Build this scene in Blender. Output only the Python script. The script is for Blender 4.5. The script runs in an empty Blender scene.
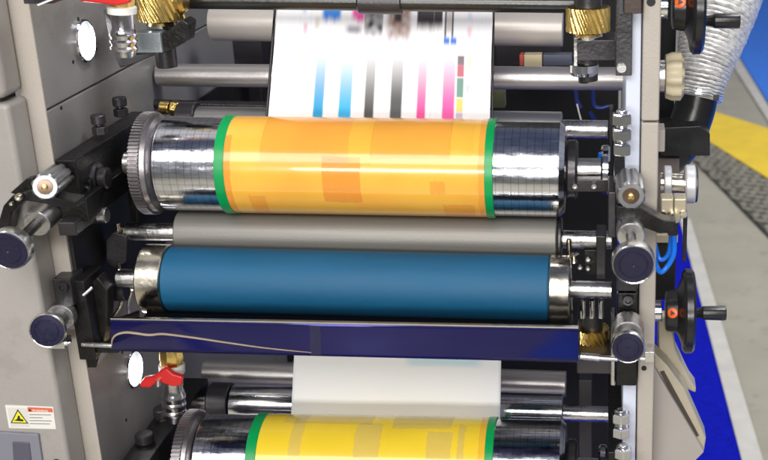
import bpy, bmesh, math, random
from mathutils import Vector, Matrix, noise
random.seed(7)
S = bpy.context.scene
COL = S.collection
R = math.radians
# ------------------------------------------------------------------ camera
F, PX, PY = 1185.0, 520.0, 240.0          # focal length and principal point in photo pixels (photo is 768 wide)
CAM = Vector((0, 0, 1.65))
_f = Vector((610-PX, -(-190-PY), -F)).normalized()      # world +y in camera space
_u = -Vector((592-PX, -(3520-PY), -F)).normalized()     # world +z in camera space
_u = (_u - _f*_u.dot(_f)).normalized()
_r = _f.cross(_u)
ROT = Matrix((_r, _f, _u))                               # camera -> world
def ray(u, v): return ROT @ Vector(((u-PX)/F, -(v-PY)/F, -1.0))
def W(u, v, Y):                                          # photo pixel on the plane at depth Y
    d = ray(u, v); return CAM + d*(Y/d.y)
def G(u, v, z=0.0):                                      # photo pixel on the level z
    d = ray(u, v); return CAM + d*((z-CAM.z)/d.z)
def rad(px, p): return px*abs((ROT.transposed() @ (p-CAM)).z)/F
cd = bpy.data.cameras.new('camera'); cam = bpy.data.objects.new('camera', cd); COL.objects.link(cam)
cam.matrix_world = Matrix.Translation(CAM) @ ROT.to_4x4()
cd.sensor_width = 36; cd.lens = F/768*36; cd.shift_x = (384-PX)/768; cd.shift_y = (PY-230)/768
cd.clip_start = .05; cd.clip_end = 200
cd.dof.use_dof = True; cd.dof.focus_distance = 1.42; cd.dof.aperture_fstop = 9
S.camera = cam
# ------------------------------------------------------------------ world: dim hall, a lighter belt of far lit walls
wd = bpy.data.worlds.new('World'); S.world = wd; wd.use_nodes = True
nt = wd.node_tree; nt.nodes.clear()
out = nt.nodes.new('ShaderNodeOutputWorld'); bg = nt.nodes.new('ShaderNodeBackground')
tc = nt.nodes.new('ShaderNodeTexCoord'); sp = nt.nodes.new('ShaderNodeSeparateXYZ'); rp = nt.nodes.new('ShaderNodeValToRGB')
nt.links.new(tc.outputs['Generated'], sp.inputs[0])
mp = nt.nodes.new('ShaderNodeMapRange'); mp.inputs['From Min'].default_value = -1; nt.links.new(sp.outputs['Z'], mp.inputs['Value'])
nt.links.new(mp.outputs['Result'], rp.inputs[0]); nt.links.new(rp.outputs[0], bg.inputs['Color']); nt.links.new(bg.outputs[0], out.inputs[0])
el = rp.color_ramp.elements
el[0].position = .40; el[0].color = (.10,.10,.12,1)
el[1].position = 1; el[1].color = (.10,.12,.20,1)
for p, c in ((.50,(.30,.31,.34,1)), (.64,(.34,.35,.38,1)), (.69,(1,1,1,1)), (.78,(.95,.96,1,1)), (.84,(.18,.20,.28,1))):
    e = rp.color_ramp.elements.new(p); e.color = c
bg.inputs['Strength'].default_value = .6
# ------------------------------------------------------------------ hall lamps (large soft ceiling fixtures) and one added low fill
def area(name, loc, target, sx, sy, power, color=(1,1,1)):
    l = bpy.data.lights.new(name, 'AREA'); l.shape = 'RECTANGLE'; l.size = sx; l.size_y = sy; l.energy = power; l.color = color
    o = bpy.data.objects.new(name, l); COL.objects.link(o); o.location = loc
    o.rotation_euler = (Vector(target)-Vector(loc)).to_track_quat('-Z', 'Y').to_euler()
    return o
area('hall_or_fill_light', (-.4,-1.7,3.3), (-.25,1.3,1.2), 2.8, 1.3, 88, (1,.97,.93))
area('hall_or_fill_light', (-2.2,1.2,4.2), (-.2,1.4,1.1), 1.2, .5, 36, (.95,.97,1))
area('hall_or_fill_light', (-.3,-2.0,1.75), (-.2,1.3,.98), 1.8, .35, 44, (1,.98,.95))  # fill added in front, below ceiling height, to brighten the lower paper
area('hall_or_fill_light', (1.2,1.5,4.6), (.0,1.6,1.0), 1.4, .5, 60, (1,1,1))
area('hall_or_fill_light', (2.2,5.2,4.8), (1.6,4.6,0), 2.5, 2.5, 120, (1,.98,.94))
S.view_settings.view_transform = 'Standard'; S.view_settings.look = 'None'; S.view_settings.exposure = 0.20
S.render.engine = 'CYCLES'
# ------------------------------------------------------------------ materials
MATS = {}
def mat(name, col, rough=.5, metal=0, bump=0, bscale=200, var=0, vscale=8, coat=0, emit=None, rvar=0, trans=0, alpha=1, aniso=None, stain=0):
    if name in MATS: return MATS[name]
    m = bpy.data.materials.new(name); m.use_nodes = True; t = m.node_tree; b = t.nodes['Principled BSDF']
    b.inputs['Base Color'].default_value = (*col, 1); b.inputs['Roughness'].default_value = rough; b.inputs['Metallic'].default_value = metal
    b.inputs['Coat Weight'].default_value = coat; b.inputs['Transmission Weight'].default_value = trans; b.inputs['Alpha'].default_value = alpha
    if emit: b.inputs['Emission Color'].default_value = (*emit[0],1); b.inputs['Emission Strength'].default_value = emit[1]
    co = t.nodes.new('ShaderNodeTexCoord')
    if var or rvar:
        mpn = t.nodes.new('ShaderNodeMapping'); t.links.new(co.outputs['Object'], mpn.inputs[0])
        if aniso: mpn.inputs['Scale'].default_value = aniso
        n = t.nodes.new('ShaderNodeTexNoise'); n.inputs['Scale'].default_value = vscale; n.inputs['Detail'].default_value = 6; n.inputs['Roughness'].default_value = .62
        t.links.new(mpn.outputs[0], n.inputs['Vector'])
    if var:
        mx = t.nodes.new('ShaderNodeMix'); mx.data_type = 'RGBA'; mx.blend_type = 'MIX'
        mr = t.nodes.new('ShaderNodeMapRange'); mr.inputs['From Min'].default_value = .3; mr.inputs['From Max'].default_value = .7
        t.links.new(n.outputs['Fac'], mr.inputs['Value']); t.links.new(mr.outputs[0], mx.inputs['Factor'])
        mx.inputs['A'].default_value = tuple(c*(1-var) for c in col)+(1,); mx.inputs['B'].default_value = tuple(min(1,c*(1+var)) for c in col)+(1,)
        t.links.new(mx.outputs['Result'], b.inputs['Base Color'])
    if stain:
        ns = t.nodes.new('ShaderNodeTexNoise'); ns.inputs['Scale'].default_value = 11; ns.inputs['Detail'].default_value = 9; ns.inputs['Roughness'].default_value = .7; t.links.new(co.outputs['Object'], ns.inputs['Vector'])
        m3 = t.nodes.new('ShaderNodeMapRange'); m3.inputs['From Min'].default_value = .56; m3.inputs['From Max'].default_value = .74; m3.inputs['To Max'].default_value = stain; t.links.new(ns.outputs['Fac'], m3.inputs['Value'])
        m4 = t.nodes.new('ShaderNodeMix'); m4.data_type = 'RGBA'; t.links.new(m3.outputs[0], m4.inputs['Factor']); m4.inputs['B'].default_value = (.07,.055,.04,1)
        src = b.inputs['Base Color'].links[0].from_socket; t.links.new(src, m4.inputs['A']); t.links.new(m4.outputs['Result'], b.inputs['Base Color'])
    if rvar:
        mr = t.nodes.new('ShaderNodeMapRange'); mr.inputs['From Min'].default_value = .3; mr.inputs['From Max'].default_value = .7
        mr.inputs['To Min'].default_value = max(.02,rough-rvar); mr.inputs['To Max'].default_value = min(1,rough+rvar)
        t.links.new(n.outputs['Fac'], mr.inputs['Value']); t.links.new(mr.outputs[0], b.inputs['Roughness'])
    if bump:
        n2 = t.nodes.new('ShaderNodeTexNoise'); n2.inputs['Scale'].default_value = bscale; n2.inputs['Detail'].default_value = 3
        t.links.new(co.outputs['Object'], n2.inputs['Vector'])
        bp = t.nodes.new('ShaderNodeBump'); bp.inputs['Strength'].default_value = bump; bp.inputs['Distance'].default_value = .001
        t.links.new(n2.outputs['Fac'], bp.inputs['Height']); t.links.new(bp.outputs[0], b.inputs['Normal'])
    MATS[name] = m; return m
beige = mat('painted_steel_beige', (.335,.312,.29), .42, 0, .35, 400, .07, 5, rvar=.1, stain=.30)
beige2 = mat('painted_steel_warm', (.41,.37,.325), .45, 0, .35, 400, .06, 5, rvar=.1, stain=.25)
greyp = mat('painted_steel_grey', (.265,.252,.245), .38, .0, .35, 400, .10, 4, rvar=.12, stain=.35)
paleblue = mat('pale_panel', (.62,.66,.78), .4, 0, .1, 300, .05, 6)
black = mat('black_oxide_steel', (.015,.014,.014), .36, .35, .5, 260, .45, 22, rvar=.14)
blackp = mat('black_plastic', (.012,.012,.013), .25, 0, .15, 150, .2, 30, rvar=.06)
dark = mat('dark_interior', (.006,.006,.0065), .75, 0, .2, 60, .4, 5)
dgrey = mat('dark_grey_steel', (.062,.058,.062), .35, .7, .3, 250, .25, 15, rvar=.12)
chrome = mat('chrome', (.78,.78,.80), .12, 1, .12, 180, .10, 18, rvar=.07)
steel = mat('worn_steel', (.60,.59,.58), .28, 1, .3, 240, .22, 22, rvar=.13)
satin = mat('satin_steel', (.46,.45,.44), .38, 1, .2, 300, .18, 6, rvar=.08, aniso=(.3,3,3))
nickel = mat('nickel_yellowish', (.66,.61,.50), .22, 1, .3, 130, .3, 14, rvar=.12, aniso=(1,3,3))
brass = mat('brass', (.86,.60,.20), .24, 1, .35, 160, .22, 40, rvar=.1)
navy = mat('navy_cap', (.014,.013,.040), .30, .15, .3, 200, .25, 26, rvar=.1)
anil = mat('anilox_ceramic', (.20,.19,.172), .46, .4, .15, 500, .14, 6, aniso=(.35,22,22))
rubber_blue = mat('blue_rubber', (.0015,.082,.178), .58, 0, .3, 90, .22, 4, rvar=.12, aniso=(.5,3,3))
green = mat('green_tape', (.0,.30,.075), .35, 0, .2, 120, .1, 20)
yel = mat('amber_photopolymer', (.88,.465,.06), .22, 0, .35, 26, .07, 9, coat=.4)
_t = yel.node_tree; _b = _t.nodes['Principled BSDF']; _n = _t.nodes.new('ShaderNodeTexNoise'); _n.inputs['Scale'].default_value = 14; _n.inputs['Detail'].default_value = 3
_c = _t.nodes.new('ShaderNodeTexCoord'); _t.links.new(_c.outputs['Object'], _n.inputs['Vector'])
_m = _t.nodes.new('ShaderNodeMapRange'); _m.inputs['From Min'].default_value = .45; _m.inputs['From Max'].default_value = .65; _m.inputs['To Max'].default_value = .32; _t.links.new(_n.outputs['Fac'], _m.inputs['Value'])
_x = _t.nodes.new('ShaderNodeMix'); _x.data_type = 'RGBA'; _x.inputs['B'].default_value = (.88,.34,.05,1); _t.links.new(_m.outputs[0], _x.inputs['Factor']); _t.links.new(_b.inputs['Base Color'].links[0].from_socket, _x.inputs['A']); _t.links.new(_x.outputs['Result'], _b.inputs['Base Color'])
yel2 = mat('yellow_photopolymer', (.82,.58,.035), .22, 0, .5, 26, .07, 9, coat=.4)
red = mat('red_handle', (.72,.02,.02), .35, 0, .2, 90, .15, 20, coat=.2)
white = mat('white_paint', (.8,.8,.78), .5)
ptfe = mat('thread_tape', (.8,.8,.78), .6, 0, .4, 300)
orange = mat('orange_emblem', (.85,.13,.02), .35)
cream = mat('cream_plastic', (.47,.41,.28), .45, 0, .1, 200, .08, 10)
whiteal = mat('white_ring', (.58,.58,.61), .35, .4, .2, 200, .1, 20)
brown = mat('dark_brown_block', (.05,.032,.024), .4, .2, .2, 200, .2, 10)
tube_m = mat('blue_tube', (.0,.16,.75), .25, 0, coat=.3)
dblue = mat('dark_blue_cable', (.012,.03,.22), .35)
hole = mat('screw_recess', (.006,.006,.006), .6)
lens = mat('lit_lens', (.9,.9,.9), .2, emit=((1,1,1), 16))
guard_m = mat('guard_beige', (.34,.31,.285), .45, 0, .2, 400, .05, 6)
guard_e = mat('guard_edge', (.40,.355,.265), .5, 0, .2, 400, .12, 10)
lilac = mat('latch_grey', (.20,.20,.235), .4)
yblock = mat('brass_block', (.50,.44,.32), .35, .55, .1, 200, .1, 20)
# ------------------------------------------------------------------ helpers
def wm(o):
    m = o.matrix_basis.copy()
    while o.parent is not None: o = o.parent; m = o.matrix_basis @ m
    return m
class MB:
    def __init__(s): s.b = bmesh.new()
    def poly(s, pts):
        return s.b.faces.new([s.b.verts.new(p) for p in pts])
    def hexa(s, a, b):                       # two matching quads -> closed box
        va = [s.b.verts.new(p) for p in a]; vb = [s.b.verts.new(p) for p in b]; n = len(va)
        s.b.faces.new(va[::-1]); s.b.faces.new(vb)
        for i in range(n): s.b.faces.new((va[i], va[(i+1)%n], vb[(i+1)%n], vb[i]))
        return s
    def box(s, x0, x1, y0, y1, z0, z1):
        return s.hexa([(x0,y0,z0),(x1,y0,z0),(x1,y1,z0),(x0,y1,z0)], [(x0,y0,z1),(x1,y0,z1),(x1,y1,z1),(x0,y1,z1)])
    def boxpx(s, u0, v0, u1, v1, Y, d):      # front face seen at these photo pixels, d metres deep
        uc, vc = (u0+u1)/2, (v0+v1)/2
        return s.box(W(u0,vc,Y).x, W(u1,vc,Y).x, Y, Y+d, W(uc,v1,Y).z, W(uc,v0,Y).z)
    def prismpx(s, pts, Y, d):               # outline in photo pixels at depth Y
        f = [W(u,v,Y) for u,v in pts]; g = [p+Vector((0,d,0)) for p in f]
        return s.hexa(f[::-1], g[::-1])
    def lathe(s, p0, p1, prof, seg=48, twist=None, cap=True):   # prof: (distance along axis, radius)
        p0 = Vector(p0); ax = (Vector(p1)-p0).normalized(); q = ax.to_track_quat('X','Z'); rings = []
        for i, (t, r) in enumerate(prof):
            ring = []
            for k in range(seg):
                a = 2*math.pi*k/seg
                rr = r(a, t) if callable(r) else r
                ring.append(s.b.verts.new(p0 + ax*t + q @ Vector((0, rr*math.cos(a), rr*math.sin(a)))))
            rings.append(ring)
        for A, B in zip(rings, rings[1:]):
            for k in range(seg): s.b.faces.new((A[k], B[k], B[(k+1)%seg], A[(k+1)%seg]))
        if cap: s.b.faces.new(rings[0]); s.b.faces.new(rings[-1][::-1])
        return s
    def cyl(s, p0, p1, r, seg=40, bev=None):
        L = (Vector(p1)-Vector(p0)).length; b = min(r*.12, L*.2) if bev is None else bev
        return s.lathe(p0, p1, [(0,r-b),(b,r),(L-b,r),(L,r-b)] if b else [(0,r),(L,r)], seg)
    def tube(s, pts, r, seg=12, sub=6):
        P = [Vector(p) for p in pts]; C = []
        for i in range(len(P)-1):
            a = P[max(0,i-1)]; b = P[i]; c = P[i+1]; d = P[min(len(P)-1,i+2)]
            for k in range(sub):
                t = k/sub; C.append(.5*((2*b)+(c-a)*t+(2*a-5*b+4*c-d)*t*t+(3*b-a-3*c+d)*t**3))
        C.append(P[-1]); rings = []; n0 = None
        for i, p in enumerate(C):
            t = (C[min(i+1,len(C)-1)]-C[max(i-1,0)]).normalized()
            n0 = (n0 - t*n0.dot(t)).normalized() if n0 else t.orthogonal().normalized()
            m = t.cross(n0); rr = r(i/(len(C)-1)) if callable(r) else r
            rings.append([s.b.verts.new(p+(n0*math.cos(2*math.pi*k/seg)+m*math.sin(2*math.pi*k/seg))*rr) for k in range(seg)])
        for A, B in zip(rings, rings[1:]):
            for k in range(seg): s.b.faces.new((A[k], B[k], B[(k+1)%seg], A[(k+1)%seg]))
        s.b.faces.new(rings[0]); s.b.faces.new(rings[-1][::-1]); return s
    def build(s, name, m, parent=None, bevel=0, smooth=35):
        bmesh.ops.recalc_face_normals(s.b, faces=s.b.faces)
        me = bpy.data.meshes.new(name)
        if parent is not None:
            s.b.transform(wm(parent).inverted())
        s.b.to_mesh(me); s.b.free(); me.materials.append(m)
        me.polygons.foreach_set('use_smooth', [True]*len(me.polygons)); me.set_sharp_from_angle(angle=R(smooth))
        o = bpy.data.objects.new(name, me); COL.objects.link(o)
        if parent is not None: o.parent = parent
        if bevel:
            bv = o.modifiers.new('bevel','BEVEL'); bv.width = bevel; bv.segments = 2; bv.limit_method = 'ANGLE'; bv.angle_limit = R(40); bv.harden_normals = True
        return o
def thing(name, label, cat, loc=(0,0,0), group=None, mw=None):
    o = bpy.data.objects.new(name, None); COL.objects.link(o); o.empty_display_size = .05
    if mw is not None: o.matrix_world = mw
    else: o.location = loc; o.matrix_world = Matrix.Translation(Vector(loc))
    o['label'] = label; o['category'] = cat
    if group: o['group'] = group
    return o
def tag(o, label, cat, group=None):
    o['label'] = label; o['category'] = cat
    if group: o['group'] = group
    return o
def struct(o, kind='structure'): o['kind'] = kind; return o
def copy_tree(o, parent=None):
    c = o.copy(); COL.objects.link(c)
    if parent is not None: c.parent = parent
    for ch in list(o.children): copy_tree(ch, c)
    return c
VIEWY = Vector((0,-1,0))
# ------------------------------------------------------------------ floor, carpets
def sheet(name, pts, z, m):
    b = MB(); b.poly([(p.x, p.y, z) for p in pts]); return struct(b.build(name, m))
concrete = mat('polished_concrete', (.37,.345,.275), .42, 0, .3, 60, .16, 2.2, rvar=.16, stain=.4)
def carpet_mat(name, col):
    m = mat(name, col, .95, 0, 1.0, 900, .22, 60); m.node_tree.nodes['Principled BSDF'].inputs['Specular IOR Level'].default_value = .05; return m
blue_c = carpet_mat('blue_carpet', (.006,.011,.41)); blue_c2 = carpet_mat('light_blue_carpet', (.07,.24,.90))
strip_m = mat('carpet_tape', (.58,.56,.52), .5, 0, .2, 100, .10, 12)
b = MB(); b.poly([(-30,-30,0),(30,-30,0),(30,60,0),(-30,60,0)]); struct(b.build('floor', concrete))
def ext(a, b, t): return a + (b-a)*t
i0, i1 = G(687,250), G(741,460); o0, o1 = G(699,250), G(762,460)
ie, oe = ext(i0,i1,2.2), ext(o0,o1,2.2); ib, ob = ext(i0,i1,-.22), ext(o0,o1,-.22)
sheet('carpet', [Vector((-6,ie.y,0)), ie, ib, Vector((-6,ib.y,0))], .006, blue_c)
sheet('carpet_edging', [ib, ie, oe, ob], .010, strip_m)
j0, j1 = G(737,56), G(767,105); k0, k1 = G(726,56), G(757,105)
je, jb, ke, kb = ext(j0,j1,5), ext(j0,j1,-3), ext(k0,k1,5), ext(k0,k1,-3)
sheet('carpet', [je, jb, jb+Vector((12,0,0)), je+Vector((12,0,0))], .006, blue_c2)
sheet('carpet_edging', [kb, ke, je, jb], .010, strip_m)
# ------------------------------------------------------------------ cable ramp across the aisle
rampt = thing('cable_ramp', 'low floor ramp with yellow top and grey diamond tread, lying on the bare floor', 'cable ramp', G(730,170))
RH = .035
yl = mat('ramp_yellow', (.86,.60,.02), .5, 0, .3, 120, .10, 7)
tread = mat('ramp_tread_grey', (.06,.056,.045), .5, 0, .4, 200, .2, 6); tread_b = mat('ramp_edge_black', (.02,.02,.018), .6)
ya, yb_, yc, yd = G(694,105,RH), G(800,138,RH), G(800,198,RH), G(680,123,RH)
ea, eb = G(684,150,.004), G(800,267,.004)
b = MB(); b.hexa([(p.x,p.y,.003) for p in (ya,yb_,yc,yd)], [tuple(p) for p in (ya,yb_,yc,yd)]); b.build('ramp_lid', yl, rampt, .002)
n_ = (ea-yd); 
b = MB(); b.hexa([(yd.x,yd.y,.002),(yc.x,yc.y,.002),(eb.x,eb.y,.002),(ea.x,ea.y,.002)], [(yd.x,yd.y,RH-.003),(yc.x,yc.y,RH-.003),(eb.x,eb.y,.008),(ea.x,ea.y,.008)])
b.build('tread_plate', tread, rampt); b = MB()
NA, NB = 21, 7
for i in range(NA):
    for j in range(NB):
        s_, t_ = (i+.5+(.5 if j%2 else 0))/NA, .05+.9*(j+.5)/NB
        top = Vector((yd.x,yd.y,RH-.003)).lerp(Vector((yc.x,yc.y,RH-.003)), s_); bot = Vector((ea.x,ea.y,.008)).lerp(Vector((eb.x,eb.y,.008)), s_)
        c = top.lerp(bot, t_); a_ = (yc-yd).normalized(); q_ = Vector((0,0,1)).cross(a_); ang = .6 if (i+j)%2 else -.6
        d1 = (a_*math.cos(ang)+q_*math.sin(ang)); d2 = Vector((0,0,1)).cross(d1)
        b.hexa([c+d1*.046-Vector((0,0,.001)), c+d2*.022-Vector((0,0,.001)), c-d1*.046-Vector((0,0,.001)), c-d2*.022-Vector((0,0,.001))],
               [c+d1*.036+Vector((0,0,.005)), c+d2*.022+Vector((0,0,.005)), c-d1*.036+Vector((0,0,.005)), c-d2*.022+Vector((0,0,.005))])
b.build('tread_pattern', mat('ramp_tread_worn', (.235,.22,.175), .5, 0, .4, 200, .25, 9), rampt)
e2 = (ea-Vector((yd.x,yd.y,ea.z))).normalized()*.03; e3 = (eb-Vector((yc.x,yc.y,eb.z))).normalized()*.03
b = MB(); b.hexa([(ea.x,ea.y,.002),(eb.x,eb.y,.002),(eb.x+e3.x,eb.y+e3.y,.002),(ea.x+e2.x,ea.y+e2.y,.002)], [(ea.x,ea.y,.010),(eb.x,eb.y,.010),(eb.x+e3.x,eb.y+e3.y,.006),(ea.x+e2.x,ea.y+e2.y,.006)])
b.build('ramp_edge', tread_b, rampt)
# ------------------------------------------------------------------ press frame
YP = 1.2
def colx(u_at0, slope, v): return u_at0 + slope*v
pf = thing('press_frame', 'beige and grey steel side frames of the printing press standing on the carpet', 'press frame', (-.3,1.6,0))
xa = W(35,170,YP).x; xb = W(56,170,YP).x; xr0 = W(641,150,YP).x; xr1 = W(658.5,150,YP).x
ZT, ZB = 2.1, .05
zs = W(47,111,YP).z                      # seam between upper and lower plate
b = MB(); b.box(xa, xb, YP, YP+1.0, ZB, zs-.0008); b.build('side_plate', greyp, pf, .002)
b = MB(); b.box(xa, xb, YP, YP+1.0, zs+.0008, ZT); b.build('side_plate', greyp, pf, .002)
b = MB(); b.box(xa-.0005, xb+.0006, YP-.003, YP-.0004, ZB, ZT-.01); b.build('front_trim', beige2, pf)
zr = W(650,122,YP).z
b = MB(); b.box(xr0, xr1, YP, YP+.55, ZB, zr-.0008); b.build('side_plate', beige2, pf, .002)
b = MB(); b.box(xr0, xr1, YP, YP+.55, zr+.0008, ZT); b.build('side_plate', beige2, pf, .002)
b = MB(); b.box(W(625.5,150,YP).x, xr0-.001, YP+.012, YP+.5, ZB, ZT); b.build('inner_panel', paleblue, pf, .001)
b = MB(); b.box(xb+.0004, xb+.004, YP+.003, YP+.70, W(58,322,YP).z, W(58,196,YP).z); b.build('added_shade_sheet', mat('added_shade_black', (.010,.009,.010), .55, 0, .3, 80, .4, 9), pf)  # black sheet added to keep the shadowed gap between the arms dark
# dark back of the machine
b = MB(); b.box(xb+.001, W(625.5,150,YP).x-.001, 1.98, 2.0, ZB, ZT); b.build('back_panel', dark, pf)
# faint raised panels in the dark interior
for q_ in ((195,36,262,70,1.85,.04),(200,80,262,112,1.9,.03),(495,40,560,66,1.85,.04)): b = MB(); b.boxpx(*q_); b.build('inner_bracket', mat('inner_grey', (.035,.032,.036), .45, .3, .3, 200, .3, 8), pf, .002)
# round lamps let into the left plate
def on_plate(u, v):                       # pixel on the inner face of the left plate
    d = ray(u, v); return CAM + d*((xb-CAM.x)/d.x)
for (u, v, r) in ((82.5,41,.0215), (131.5,369,.0215)):
    c = on_plate(u, v)
    lp = thing('round_lamp', 'lit round white lamp in the side plate %s' % ('beside the upper valve' if v < 100 else 'just below the navy tray'), 'lamp', c, 'round lamps in the side plate')
    b = MB(); b.lathe(c-Vector((.002,0,0)), c+Vector((1,0,0)), [(0,r*1.16),(.006,r*1.16),(.0075,r*1.11),(.0075,r*1.04),(.003,r*1.0)], 48, cap=False); b.build('lamp_ring', chrome, lp)
    b = MB(); b.lathe(c-Vector((.001,0,0)), c+Vector((1,0,0)), [(0,r),(.0022,r),(.0030,r*.9),(.0034,r*.3)], 48); ln = b.build('lens', mat('lamp_glass', (.75,.78,.8), .12, 0, emit=((.9,.95,1), .55)), lp)
    b = MB(); b.lathe(c+Vector((0,-.002,-.001)), c+Vector((1,-.002,-.001)), [(0,r*.78),(.0026,r*.78),(.0050,r*.55),(.0058,r*.2)], 40); b.build('lit_core', lens, ln)
b = MB()
for u, v in ((78,19),(96,49),(73,62),(61,108),(122,352),(150,385),(126,420)):
    c = on_plate(u, v); b.cyl(c-Vector((.003,0,0)), c+Vector((.0006,0,0)), .0022, 12, 0)
b.build('screw_hole', hole, pf)
for u, v, Y in ((651,2,YP),(644,368,YP)):
    b = MB(); c = W(u,v,Y); b.cyl(c+Vector((0,.004,0)), c-Vector((0,.0008,0)), .0030 if v > 50 else .0045, 16, 0)
    b.build('screw_hole', hole, pf)
# ------------------------------------------------------------------ side cabinet at the left
YC = 1.155
cab = thing('side_cabinet', 'beige cabinet at the left edge with rounded corners, a warning sticker and a recessed latch', 'cabinet', (-.9,1.3,0))
xc1 = W(19,170,YC).x
zg = W(5,103,YC).z
def rbox(x0,x1,y0,y1,z0,z1,bv,name,m,par): bb = MB(); bb.box(x0,x1,y0,y1,z0,z1); o = bb.build(name, m, par); md = o.modifiers.new('bevel','BEVEL'); md.width = bv; md.segments = 5; md.limit_method='ANGLE'; md.harden_normals = True; return o
rbox(xc1-.5, xc1, YC, YC+.0435, ZB, zg-.0015, .006, 'lower_cover', beige, cab)
rbox(xc1-.5, xc1-.002, YC, YC+.0435, zg+.003, ZT, .009, 'upper_cover', beige, cab)
b = MB(); b.box(xc1-.49, xc1-.012, YC+.01, YC+.042, zg-.002, zg+.004); b.build('seam_filler', hole, cab)
# ---- warning sticker
st = MB(); YS = YC-.0008
def q4(pts, Y, d=.0005):
    bb = MB(); bb.prismpx(pts, Y, d); return bb
stick = q4([(5,405),(53,407),(56,429),(9,428)], YS, .0008).build('warning_label', mat('sticker_white', (.72,.70,.66), .35), cab)
q4([(7,407.5),(27.5,408),(29.5,427),(11,427)], YS-.0002, .0002).build('label_field', mat('sticker_field', (.62,.60,.55), .4), stick)
q4([(27.5,407.2),(52,408.3),(53,412.2),(28,411.6)], YS-.0004, .0003).build('label_header', mat('sticker_red', (.62,.13,.06), .4), stick)
q4([(17.6,409.2),(28.4,423.6),(10.6,423)], YS-.0005, .0003).build('warning_triangle', mat('sticker_black', (.02,.02,.02), .4), stick)
q4([(17.8,411.2),(26.6,422.6),(12.2,422.2)], YS-.0008, .0003).build('warning_triangle', mat('sticker_yellow', (.80,.72,.03), .4), stick)
q4([(13.8,420.6),(17,419),(18,415.5),(19.8,416),(20,418.6),(23,419.6),(23.5,421.4)], YS-.0011, .0003).build('warning_pictogram', MATS['sticker_black'], stick)
q4([(29.5,408.6),(31.2,411.4),(28.4,411.2)], YS-.0008, .0003).build('warning_triangle', MATS['sticker_black'], stick)
bb = MB()
for i, (w_) in enumerate((22,13,22,20)):
    v_ = 414.2+i*3.0; bb.prismpx([(29+i*.25,v_),(29+w_+i*.25,v_+w_*.016),(29+w_+i*.25,v_+.8+w_*.016),(29+i*.25,v_+.8)], YS-.0004, .0003)
bb.build('label_small_print', mat('sticker_grey', (.28,.27,.27), .5), stick)
def text_mesh(txt, size, m, parent, p, xdir, name):
    cu = bpy.data.curves.new(name, 'FONT'); cu.body = txt; cu.size = size; cu.extrude = .00012; cu.align_x = 'LEFT'
    o = bpy.data.objects.new(name, cu); COL.objects.link(o)
    dg = bpy.context.evaluated_depsgraph_get(); me = bpy.data.meshes.new_from_object(o.evaluated_get(dg)); bpy.data.objects.remove(o)
    me.materials.append(m); n = bpy.data.objects.new(name, me); COL.objects.link(n)
    xdir = xdir.normalized(); zdir = Vector((0,-1,0)); zdir = (zdir - xdir*zdir.dot(xdir)).normalized(); yd_ = zdir.cross(xdir)
    mw = Matrix((xdir, yd_, zdir)).transposed().to_4x4(); mw.translation = p
    if parent is not None: n.parent = parent; mw = wm(parent).inverted() @ mw
    n.matrix_basis = mw
    return n
text_mesh('WARNING', .0038, white, stick, W(32.3,411.4,YS-.0006), W(50,412,YS)-W(32,411.3,YS), 'label_lettering')
# ---- recessed latch
b = MB(); b.prismpx([(-6,432),(38,434.5),(44,475),(0,475)], YC-.004, .006); la = b.build('latch_plate', lilac, cab, .0012)
b = MB(); b.prismpx([(12,442),(29,443),(33,475),(14,475)], YC-.0055, .003); b.build('latch_grip', mat('latch_dark', (.09,.085,.115), .4), la, .001)
b = MB(); c = W(57,463,YC); b.cyl(c+Vector((0,.01,0)), c-Vector((0,.004,0)), .0055, 24); b.build('lock_button', blackp, cab)
# dark thing at the upper left
g = thing('junction_box', 'small dark box with white edging at the top left of the press', 'box', W(37,0,1.15))
b = MB(); b.boxpx(21,-30,52,4,1.16,.03); b.build('box_body', dgrey, g, .001)
b = MB(); b.prismpx([(37,4.5),(52,-1.5),(53,0.2),(38,6)], 1.158, .002); b.build('white_edge', white, g)
# ------------------------------------------------------------------ rollers
def axis_frame(pl, pr):
    ax = (pr-pl).normalized(); q = ax.to_track_quat('X','Z'); m = q.to_matrix().to_4x4(); m.translation = pl; return m
def X(pl, pr, u):                         # distance along an axis where the photo column u meets it
    vc = None
    L = (pr-pl).length
    best = None
    lo, hi = -1.0, 2.0
    ax = (pr-pl)
    def pu(t):
        c = ROT.transposed() @ (pl+ax*t-CAM); return PX + F*c.x/(-c.z)
    for _ in range(50):
        m_ = (lo+hi)/2
        if pu(m_) < u: lo = m_
        else: hi = m_
    return L*lo
def hit(pl, pr, r, u, v):                 # photo pixel on a cylinder -> (along, angle) in its frame
    M = axis_frame(pl, pr).inverted(); o = M @ CAM; d = (M.to_3x3() @ ray(u, v))
    A = d.y**2+d.z**2; B = o.y*d.y+o.z*d.z; C_ = o.y**2+o.z**2-r*r
    disc = B*B-A*C_; t = (-B - math.sqrt(max(0,disc)))/A; p = o+d*t
    return p.x, math.atan2(p.z, p.y)
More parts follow.
